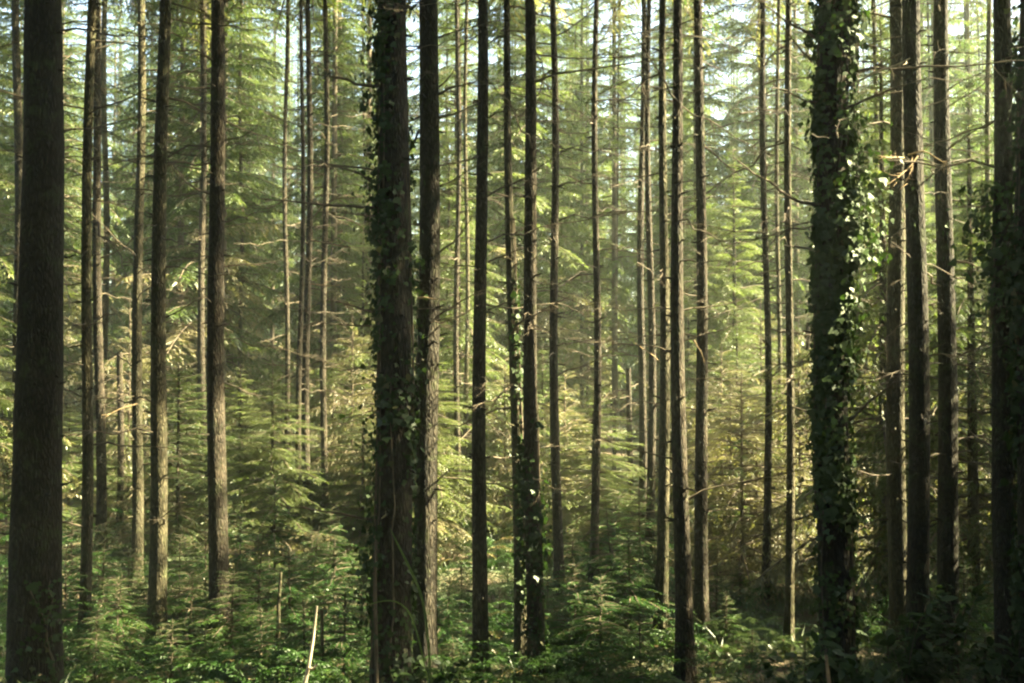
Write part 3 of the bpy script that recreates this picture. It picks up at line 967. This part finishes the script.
for y in (9.2, 11.1, 15.2):  # bushy spruces out of view, added to block low sun from the right
    x = 0.53 * y + 3.4 + rs.uniform(-.2, .3)
    h = 8.7 if y < 10 else rs.uniform(9.0, 9.6)
    g = float(ground_z(x, y))
    root = thing('spruce_tree', 'unseen bushy young spruce added to block sun beyond the ivy-covered edge trunk', 'tree', (x, y, g - .05), 'unseen bushy spruces added to block low sun')
    zs = np.linspace(0, h * .9, 10)
    link('trunk', make_mesh('trunk', [tube(np.stack([0 * zs, 0 * zs, zs], 1), np.linspace(0.1, 0.02, 10), 10)], [M['bark']], True), root)
    link('crown', BUSHY[int(rs.integers(0, 4))], root, (0, 0, .3), (0, 0, rs.uniform(0, 6.28)), (1.7, 1.7, h / 10.6))
g = float(ground_z(9.4, 10.9))  # slim spruce out of frame, added to keep sun off the middle trunk
root = thing('spruce_tree', 'unseen slim spruce added to block sun beyond the ivy-covered edge trunk', 'tree', (9.4, 10.9, g - .05), 'unseen stand added for shade beyond the edge')
zs = np.linspace(0, 15, 10)
link('trunk', make_mesh('trunk', [tube(np.stack([0 * zs, 0 * zs, zs], 1), np.linspace(0.1, 0.02, 10), 10)], [M['bark']], True), root)
link('crown', LACE[2], root, (0, 0, 3), (0, 0, 2.0), (.55, .55, 12.5 / 18))
g = float(ground_z(8.4, 10.5))  # a second unseen one, added for the same shade
root = thing('spruce_tree', 'unseen slim spruce added to block sun beyond the ivy-covered edge trunk', 'tree', (8.4, 10.5, g - .05), 'unseen stand added for shade beyond the edge')
zs = np.linspace(0, 13.5, 10)
link('trunk', make_mesh('trunk', [tube(np.stack([0 * zs, 0 * zs, zs], 1), np.linspace(0.1, 0.02, 10), 10)], [M['bark']], True), root)
link('crown', LACE[1], root, (0, 0, 2.5), (0, 0, 1.0), (.6, .6, 11.5 / 18))
yy = -2.0  # left stand out of frame, added to cut the sky light
while yy < 18:
    for k in range(3):
        x, y = -0.53 * max(yy, 0) - 5.0 - 3.0 * k + rs.uniform(-.5, .5), yy + rs.uniform(-.6, .6)
        cz, h = rs.uniform(3.5, 7.0), rs.uniform(18, 23)
        g = float(ground_z(x, y))
        root = thing('spruce_tree', 'tall unseen spruce added for shade beyond the thickest bare trunk', 'tree', (x, y, g - .05), 'unseen stand added for shade beyond the thickest trunk')
        zs = np.linspace(0, h, 10)
        link('trunk', make_mesh('trunk', [tube(np.stack([0 * zs, 0 * zs, zs], 1), np.linspace(0.16, 0.02, 10), 10)], [M['bark']], True), root)
        link('crown', TALL[int(rs.integers(0, 5))], root, (0, 0, cz), (0, 0, rs.uniform(0, 6.28)), (1.05, 1.05, (h - cz) / 11))
    yy += 2.8
for yb_, hz in ((-3.4, 17), (-6.5, 18), (-9.0, 19), (-12, 19), (-16, 21)):  # rows behind the camera, never in view, added to block the open sky
    for k in range(15):
        x, y = -24 + 3.4 * k + rs.uniform(-.8, .8), yb_ + rs.uniform(-.8, .8)
        h = hz * rs.uniform(.85, 1.15)
        g = float(ground_z(x, y))
        root = thing('spruce_tree', 'dense unseen spruce added behind the viewpoint to block sky light', 'tree', (x, y, g - .05), 'unseen wood added behind the viewpoint for shade')
        zs = np.linspace(0, h * .9, 10)
        link('trunk', make_mesh('trunk', [tube(np.stack([0 * zs, 0 * zs, zs], 1), np.linspace(0.15, 0.02, 10), 10)], [M['bark']], True), root)
        link('crown', BUSHY[int(rs.integers(0, 4))], root, (0, 0, .6), (0, 0, rs.uniform(0, 6.28)), (1.1, 1.1, h / 10.6))

# ------------------------------------------------------------------ saplings and ferns
sap = []
def sapling(px, D, top, wide=1.0, k=None):
    rg = np.random.default_rng(int(px * 7 + D * 13))
    if px < 370:
        top -= 14
    elif 540 < px < 665:
        top -= 18
    p = at(px, top, D)
    g = float(ground_z(p[0], D))
    h = max(0.35, p[2] - g)
    s = h / 1.95
    k = rg.integers(0, 5) if k is None else k
    root = thing('spruce_sapling', '', 'sapling', (p[0], D, g - .02), 'young conifers under the trees')
    zs = np.linspace(0, h, 8)
    bend = rg.normal(0, .02, 2)
    link('stem', make_mesh('stem', [tube(np.stack([bend[0] * zs ** 2, bend[1] * zs ** 2, zs], 1), np.linspace(0.018, 0.004, 8), 7)], [M['bark_pale']], True), root)
    w = s * wide * rg.uniform(.9, 1.2)
    link('foliage', YOUNG[int(k)], root, (0, 0, 0.03), (0, 0, rg.uniform(0, 6.28)), (w, w, s))
    size = 'knee-high' if h < .7 else 'waist-high' if h < 1.15 else 'chest-high' if h < 1.6 else 'head-high' if h < 2.2 else 'tall'
    sap.append((root, px, D, size + ' sapling'))

for a in [(8, 15.5, 470, 1.1), (22, 14, 560, 1.2), (66, 12.5, 560, 1.2), (72, 15, 520), (103, 13.2, 533, .8), (118, 12.0, 585, 1.3), (130, 14.5, 560, 1.2),
          (96, 11.2, 625, 1.4), (180, 14.5, 545, 1.2), (190, 12.4, 580, 1.3), (172, 11.3, 630, 1.5), (206, 15.5, 538, 1.1), (205, 11.5, 640, 1.5), (240, 15, 520, 1.1),
          (232, 12.2, 580, 1.3), (258, 13.2, 545, 1.2), (275, 14.5, 488, .8), (290, 12.4, 560, 1.3), (312, 14, 538, 1.1), (262, 11.4, 620, 1.5), (305, 11.3, 610, 1.4), (335, 12.5, 552, 1.3),
          (345, 11.2, 600, 1.3), (330, 16.5, 520, 1.1), (362, 13.5, 560, 1.1), (448, 12.5, 575, 1.2), (462, 14.5, 560, 1.1), (452, 11.0, 640, 1.3), (500, 13.5, 585, 1.1), (508, 16, 560, 1.1),
          (548, 13.5, 590, 1.1), (575, 12.6, 575, 1.2), (572, 16, 545, 1.2), (612, 14.0, 520, 1.2), (630, 12.8, 548, 1.3), (600, 11.9, 590, 1.3), (640, 16.5, 500, 1.3), (618, 17.5, 505, 1.2), (655, 14.5, 560, 1.1), (640, 11.4, 628, 1.3),
          (716, 13.8, 560, .9), (726, 12.8, 590, 1.1), (740, 15.5, 560, 1.1), (752, 12.0, 628, 1.3), (868, 13.5, 590, 1.2), (888, 11.8, 625, 1.3), (930, 13.6, 570, 1.2), (965, 12.8, 560, 1.2),
          (975, 14.5, 575, 1.2), (985, 11.2, 630, 1.4), (925, 10.8, 650, 1.4), (805, 11.3, 640, 1.2)]:
    sapling(*a)
give_labels(sap)


def fern_mesh(name, seed, nf=8, L=0.8):
    rg = np.random.default_rng(seed)
    ch = []
    for k in range(nf):
        a = 2 * PI * k / nf + rg.normal(0, .25)
        l = L * rg.uniform(.7, 1.15)
        q = np.linspace(0, 1, 12)
        el = rg.uniform(0.75, 1.1)
        P = np.stack([l * (0.75 * q + 0.15 * q ** 2), 0 * q, l * (el * q - (0.45 + rg.uniform(0, .3)) * q ** 2.2)], 1)
        Mx = rotz(a).T
        ch.append(tube(P @ Mx, np.linspace(.005, .0015, 12), 4))
        n = 20
        t = np.linspace(0.2, 0.99, n)
        qs = []
        for sd in (-1, 1):
            for u in t:
                b = np.array([np.interp(u, q, P[:, i]) for i in range(3)])
                pl = l * 0.24 * math.sin(PI * min(1, (u - .05) * 1.02)) ** .7 * (1.15 - u) + .012
                d = nrm(np.array([0.35, sd, -0.18 + rg.normal(0, .08)]))
                m = 7
                w = np.linspace(0.05, 1, m)
                pp = b + d * (w * pl)[:, None]
                pp[:, 2] -= 0.25 * pl * w ** 2
                for s2 in (-1, 1):
                    dd = nrm(np.tile(d * .55 + np.array([0.8 * s2, 0, 0.0]), (m, 1)))
                    qs.append(leaf_quads(rg, pp, dd, pl * .2 * (1.15 - w), pl * .11 * (1.15 - w) + .002, .25))
        Q = np.concatenate(qs) @ Mx
        ch.append(quads_chunk(Q, 0, np.where(rg.uniform(size=len(Q)) < .03, .7, 0)))
    return make_mesh(name, ch, [M['fern']])

FERN = [fern_mesh('fern', 500 + i, [8, 10, 7][i], [.8, .65, .95][i]) for i in range(3)]
ferns = []
for px, D, s in [(715, 12.6, 1.0), (735, 11.9, .9), (745, 13.6, 1.0), (770, 12.6, .8), (600, 10.8, .7), (560, 10.9, .8), (505, 10.7, .7), (455, 10.3, .8), (330, 10.6, .8), (235, 10.7, .9), (130, 10.6, .8),
                 (75, 10.9, .8), (185, 10.4, .7), (650, 10.6, .8), (710, 10.8, .9), (770, 10.7, 1.0), (745, 10.2, .8), (870, 11.9, .9), (862, 13.5, .9), (885, 10.5, .8), (960, 10.6, .8), (810, 12.4, 1.0), (795, 13.6, .9)]:
    p = at(px, 640, D)
    o = thing('fern', '', 'fern', (p[0], D, float(ground_z(p[0], D)) - .01), 'ferns on the forest floor', FERN[len(ferns) % 3], (0, 0, px * .37), (s,) * 3)
    ferns.append((o, px, D, 'low arching fern'))
give_labels(ferns)

LEAF_BROAD = np.array([[0, 0, 0], [0.20, 0.15, 0.03], [0.30, 0.42, 0.04], [0.2, 0.75, 0.01], [0.0, 1.0, -0.05], [-0.2, 0.75, 0.01], [-0.30, 0.42, 0.04], [-0.20, 0.15, 0.03]])
def seedling_mesh(name, seed, h):
    """A broad-leaved seedling: a few arching stems with paired pointed leaves."""
    rg = np.random.default_rng(seed)
    ch = []
    for k in range(5):
        a = rg.uniform(0, 6.28)
        q = np.linspace(0, 1, 10)
        r = rg.uniform(.2, .5) * h
        P = np.stack([math.cos(a) * r * q ** 1.6, math.sin(a) * r * q ** 1.6, h * rg.uniform(.7, 1.05) * (q - .22 * q ** 3)], 1)
        ch.append(tube(P, np.linspace(.008, .002, 10), 5, 1))
        pts, nn = [], []
        for i in range(3, 10):
            for _ in range(5):
                off = rg.normal(0, .06, 3)
                pts.append(P[i] + off)
                nn.append([0, 0, 1.0] + rg.normal(0, .35, 3))
        ch.append(quads_chunk(leaves_at(rg, np.array(pts), np.array(nn), .12, LEAF_BROAD, 1.5), 0, 0.0))
    return make_mesh(name, ch, [M['ivy'], M['twig']])
SEED = [seedling_mesh('seedling', 600 + i, [1.1, .8, 1.3][i]) for i in range(3)]
seeds = []
for px, D, s in [(838, 8.9, 1.0), (858, 9.0, .8), (815, 8.8, .7), (905, 10.6, 1.1), (925, 10.9, .9), (960, 11.3, 1.1), (1000, 10.0, .9), (425, 10.2, .8), (438, 10.1, .6), (408, 9.4, .6)]:
    p = at(px, 640, D)
    o = thing('broadleaf_seedling', '', 'seedling', (p[0], D, float(ground_z(p[0], D)) - .01), 'broad-leaved seedlings in the shade', SEED[len(seeds) % 3], (0, 0, px * .7), (s,) * 3)
    seeds.append((o, px, D, 'broad-leaved seedling'))
give_labels(seeds)

# ------------------------------------------------------------------ sticks, stubs and a log
def stick(name, label, cat, path, D, rads, mat, lean=0.0, extra=()):
    P = np.array([at(x, y, D + lean * i) for i, (x, y) in enumerate(path)])
    b = P[0].copy()
    ch = [tube(P - b, rads, 8)]
    for pth, rr in extra:
        ch.append(tube(np.array([at(x, y, D + lean) for x, y in pth]) - b, rr, 6))
    thing(name, label, cat, b, None, make_mesh(name, ch, [M[mat]], True))

stick('bare_stick', 'bleached bare stick with a short side stub, upright in the foreground brush', 'stick', [(298, 712), (305, 683), (309, 664), (313, 640), (317, 606)], 8.2, [.019, .018, .015, .012, .008], 'pale_wood', 0.03, [([(309, 668), (313, 669), (317, 665)], [.013, .012, .009])])
stick('bare_stick', 'short pale stick poking up before the shaggy ivy column', 'stick', [(831, 708), (829, 683), (826, 655)], 8.2, [.018, .016, .012], 'tan_wood', 0.02)
stick('dead_pole', 'slim broken pole standing dead among the saplings', 'dead pole', [(277, 660), (278, 633), (279, 600), (281, 572)], 11.6, [.024, .023, .020, .016], 'bark_pale', 0.02)
stick('dead_pole', 'short brown broken pole behind the bleached stick', 'dead pole', [(322, 665), (322, 630), (322, 610)], 11.0, [.020, .019, .017], 'twig')
stick('dead_pole', 'narrow dark pole leaning against the ivy-fringed middle trunk', 'dead pole', [(377, 690), (375, 590), (376, 540)], 9.45, [.018, .017, .012], 'twig', 0.05)
stick('fallen_log', 'pale mossy log lying in front of the straight mossy trunk', 'log', [(112, 684), (135, 680), (152, 677), (168, 674)], 11.0, [.04, .045, .045, .04], 'tan_wood', 0.05)

# arching blades
def blade(label, path, D, w):
    P = np.array([at(x, y, D + .05 * i) for i, (x, y) in enumerate(path)])
    t = np.linspace(0, len(P) - 1, 16)
    P = np.stack([np.interp(t, np.arange(len(P)), P[:, k]) for k in range(3)], 1)
    for _ in range(2):
        P[1:-1] = (P[:-2] + 2 * P[1:-1] + P[2:]) / 4
    b = P[0].copy()
    ww = w * np.sin(np.linspace(.35, PI, 16)) ** .6 + .001
    n = nrm(np.cross(np.gradient(P, axis=0), [0.2, 1, 0.3]))
    up = nrm(np.cross(n, np.gradient(P, axis=0)))
    L_, R_, Mid = P - n * ww[:, None] - b, P + n * ww[:, None] - b, P - up * ww[:, None] * .5 - b
    V = np.stack([L_, Mid, R_], 1).reshape(-1, 3)
    i = np.arange(15) * 3
    Fq = np.concatenate([np.stack([i, i + 1, i + 4, i + 3], 1), np.stack([i + 1, i + 2, i + 5, i + 4], 1)])
    thing('reed_blade', label, 'grass blade', b, 'long blades before the middle trunk', make_mesh('reed_blade', [(V, Fq, 0, 0.0)], [M['fern']], True))

blade('broad bright blade leaning across the ivy-fringed middle trunk foot', [(432, 690), (428, 640), (424, 600), (411, 570), (398, 545), (390, 528)], 9.0, .012)
blade('dark blade arching flat over the ivy-fringed middle trunk foot', [(432, 700), (424, 660), (412, 612), (396, 600), (378, 601), (350, 612)], 8.8, .007)

# ------------------------------------------------------------------ ground and its cover
def ground():
    xs = np.concatenate([np.linspace(-300, -30, 12)[:-1], np.linspace(-30, 30, 161), np.linspace(30, 300, 12)[1:]])
    ys = np.concatenate([np.linspace(-60, -4, 6)[:-1], np.linspace(-4, 40, 140), np.linspace(40, 420, 24)[1:]])
    X, Yg = np.meshgrid(xs, ys, indexing='ij')
    rg = np.random.default_rng(3)
    Z = ground_z(X, Yg) + rg.normal(0, .012, X.shape)
    ny = len(ys)
    i = np.arange(len(xs) - 1)[:, None] * ny
    j = np.arange(ny - 1)[None, :]
    Fq = np.stack([i + j, i + ny + j, i + ny + j + 1, i + j + 1], -1).reshape(-1, 4)
    o = link('ground', make_mesh('ground', [(np.stack([X, Yg, Z], -1).reshape(-1, 3), Fq, 0, 0.0)], [M['ground']], True))
    o['kind'] = 'structure'
    o['label'] = 'shaded forest floor of litter and moss'
ground()

def cover():
    rg = np.random.default_rng(8)
    n = 26000
    y = 5.0 + 22 * rg.uniform(size=n) ** 1.25
    x = rg.uniform(-.56, .56, n) * (y + 2)
    den = np.sin(x * 1.9 + 1) * np.cos(y * 1.3) + .6 * np.sin(x * .7 - y * 2.1) + rg.normal(0, .5, n)
    k = den > -.5
    x, y = x[k], y[k]
    n = len(x)
    P = np.stack([x, y, ground_z(x, y) + np.abs(rg.normal(0, .13, n))], 1)
    ch = [quads_chunk(leaves_at(rg, P, np.tile([0, -.2, 1.0], (n, 1)),   .06, LEAF_BROAD, 1.5), 0, np.where(rg.uniform(size=n) < .12, 1, 0))]
    n = 22000                       # grass blades
    y = 5.0 + 20 * rg.uniform(size=n) ** 1.3
    x = rg.uniform(-.56, .56, n) * (y + 2)
    P = np.stack([x, y, ground_z(x, y)], 1)
    D = nrm(np.stack([rg.normal(0, .45, n), rg.normal(0, .45, n), np.ones(n)], 1))
    l = rg.uniform(.12, .42, n)
    m = P + D * (l * .6)[:, None]
    D2 = nrm(D + np.stack([rg.normal(0, .6, n), rg.normal(0, .6, n), -.5 * np.ones(n)], 1))
    sd = nrm(np.cross(D, D2)) * .006
    tip = m + D2 * (l * .5)[:, None]
    ch.append(quads_chunk(np.stack([P - sd, P + sd, m + sd, m - sd], 1), 0, 0.15))
    ch.append(quads_chunk(np.stack([m - sd, m + sd, tip], 1), 0, 0.15))
    lib = [spray(rg, 1.0, .062, .020, rise=rg.uniform(.25, .6), droop=rg.uniform(.5, .8), bare=.12, dens=.8, sec_len=.30, hang=.15)[1] for _ in range(10)]
    m = 0
    while m < 2600:
        y = 10.2 + 17 * rg.uniform() ** 1.4
        x = rg.uniform(-.55, .55) * (y + 1)
        dn = math.sin(x * .9 + 2) + math.sin(y * .8 + x * .5) * .6 + (0.9 if x < 2.5 else -0.2)
        if rg.uniform(-1, 1.4) > dn:
            continue
        m += 1
        L = rg.uniform(.35, .8)
        a = rg.uniform(0, 6.28)
        Q = (lib[rg.integers(0, 10)] * L) @ (rotz(a) @ roty(R(rg.uniform(-45, 0)))).T + [x, y, float(ground_z(x, y)) + rg.uniform(0, .45)]
        ch.append(quads_chunk(Q, 1, 1.0 if rg.uniform() < .05 else 0.0))
    o = link('ground_cover', make_mesh('ground_cover', ch, [M['cover'], M['sapling']]))
    o['kind'] = 'stuff'
    o['label'] = 'low brambles and grass covering the forest floor'
    o['category'] = 'ground cover'
cover()

# ------------------------------------------------------------------ air
def haze():
    x0, x1, y0, y1, z0, z1 = -305, 305, -65, 425, -2, 36
    V = np.array([[x, y, z] for x in (x0, x1) for y in (y0, y1) for z in (z0, z1)])
    Fq = np.array([[0, 1, 3, 2], [4, 6, 7, 5], [0, 4, 5, 1], [2, 3, 7, 6], [0, 2, 6, 4], [1, 5, 7, 3]])
    m, nt, out = new_mat('air')
    v = N(nt, 'ShaderNodeVolumePrincipled')
    v.inputs['Density'].default_value = HAZE
    v.inputs['Color'].default_value = (0.82, 0.95, 0.79, 1)
    v.inputs['Anisotropy'].default_value = 0.3
    nt.links.new(v.outputs[0], out.inputs['Volume'])
    o = link('haze', make_mesh('haze', [(V, Fq, 0, 0.0)], [m]))
    o['kind'] = 'stuff'
    o['label'] = 'thin sunlit haze hanging between the trees'
HAZE = 0.0011
haze()

# ------------------------------------------------------------------ light, sky, camera
w = bpy.data.worlds.new('World')
S.world = w
w.use_nodes = True
nt = w.node_tree
bgn = nt.nodes['Background']
sky = nt.nodes.new('ShaderNodeTexSky')
sky.sky_type = 'NISHITA'
sky.sun_disc = False
sky.sun_elevation = SUN_EL
sky.sun_rotation = SUN_AZ
sky.dust_density = 3.0
sky.ozone_density = 0.8
nt.links.new(sky.outputs[0], bgn.inputs['Color'])
bgn.inputs['Strength'].default_value = 0.05

sl = bpy.data.lights.new('sun', 'SUN')
sl.energy = 5.0
sl.angle = R(0.6)
sl.color = (1.0, 0.88, 0.55)
so = bpy.data.objects.new('sun', sl)
COL.objects.link(so)
so.location = (30, 10, 40)
so.rotation_euler = Vector(-SUN_DIR).to_track_quat('-Z', 'Y').to_euler()

cd = bpy.data.cameras.new('camera')
cd.sensor_width = 36
cd.lens = F * 36 / W
cd.clip_end = 2000
cd.clip_start = 0.05
co = bpy.data.objects.new('camera', cd)
COL.objects.link(co)
co.location = CAM
co.rotation_euler = (PI / 2 + PITCH, 0, 0)
S.camera = co

S.view_settings.view_transform = 'Standard'
S.view_settings.look = 'None'
S.view_settings.gamma = 1
S.view_settings.exposure = 4.18
S.render.engine = 'CYCLES'
cy = S.cycles
cy.use_denoising = True
cy.max_bounces = 7
cy.diffuse_bounces = 4
cy.glossy_bounces = 2
cy.transmission_bounces = 4
cy.volume_bounces = 1
cy.transparent_max_bounces = 4
cy.caustics_reflective = False
cy.caustics_refractive = False
S.render.filter_size = 2.0
cy.filter_width = 2.3
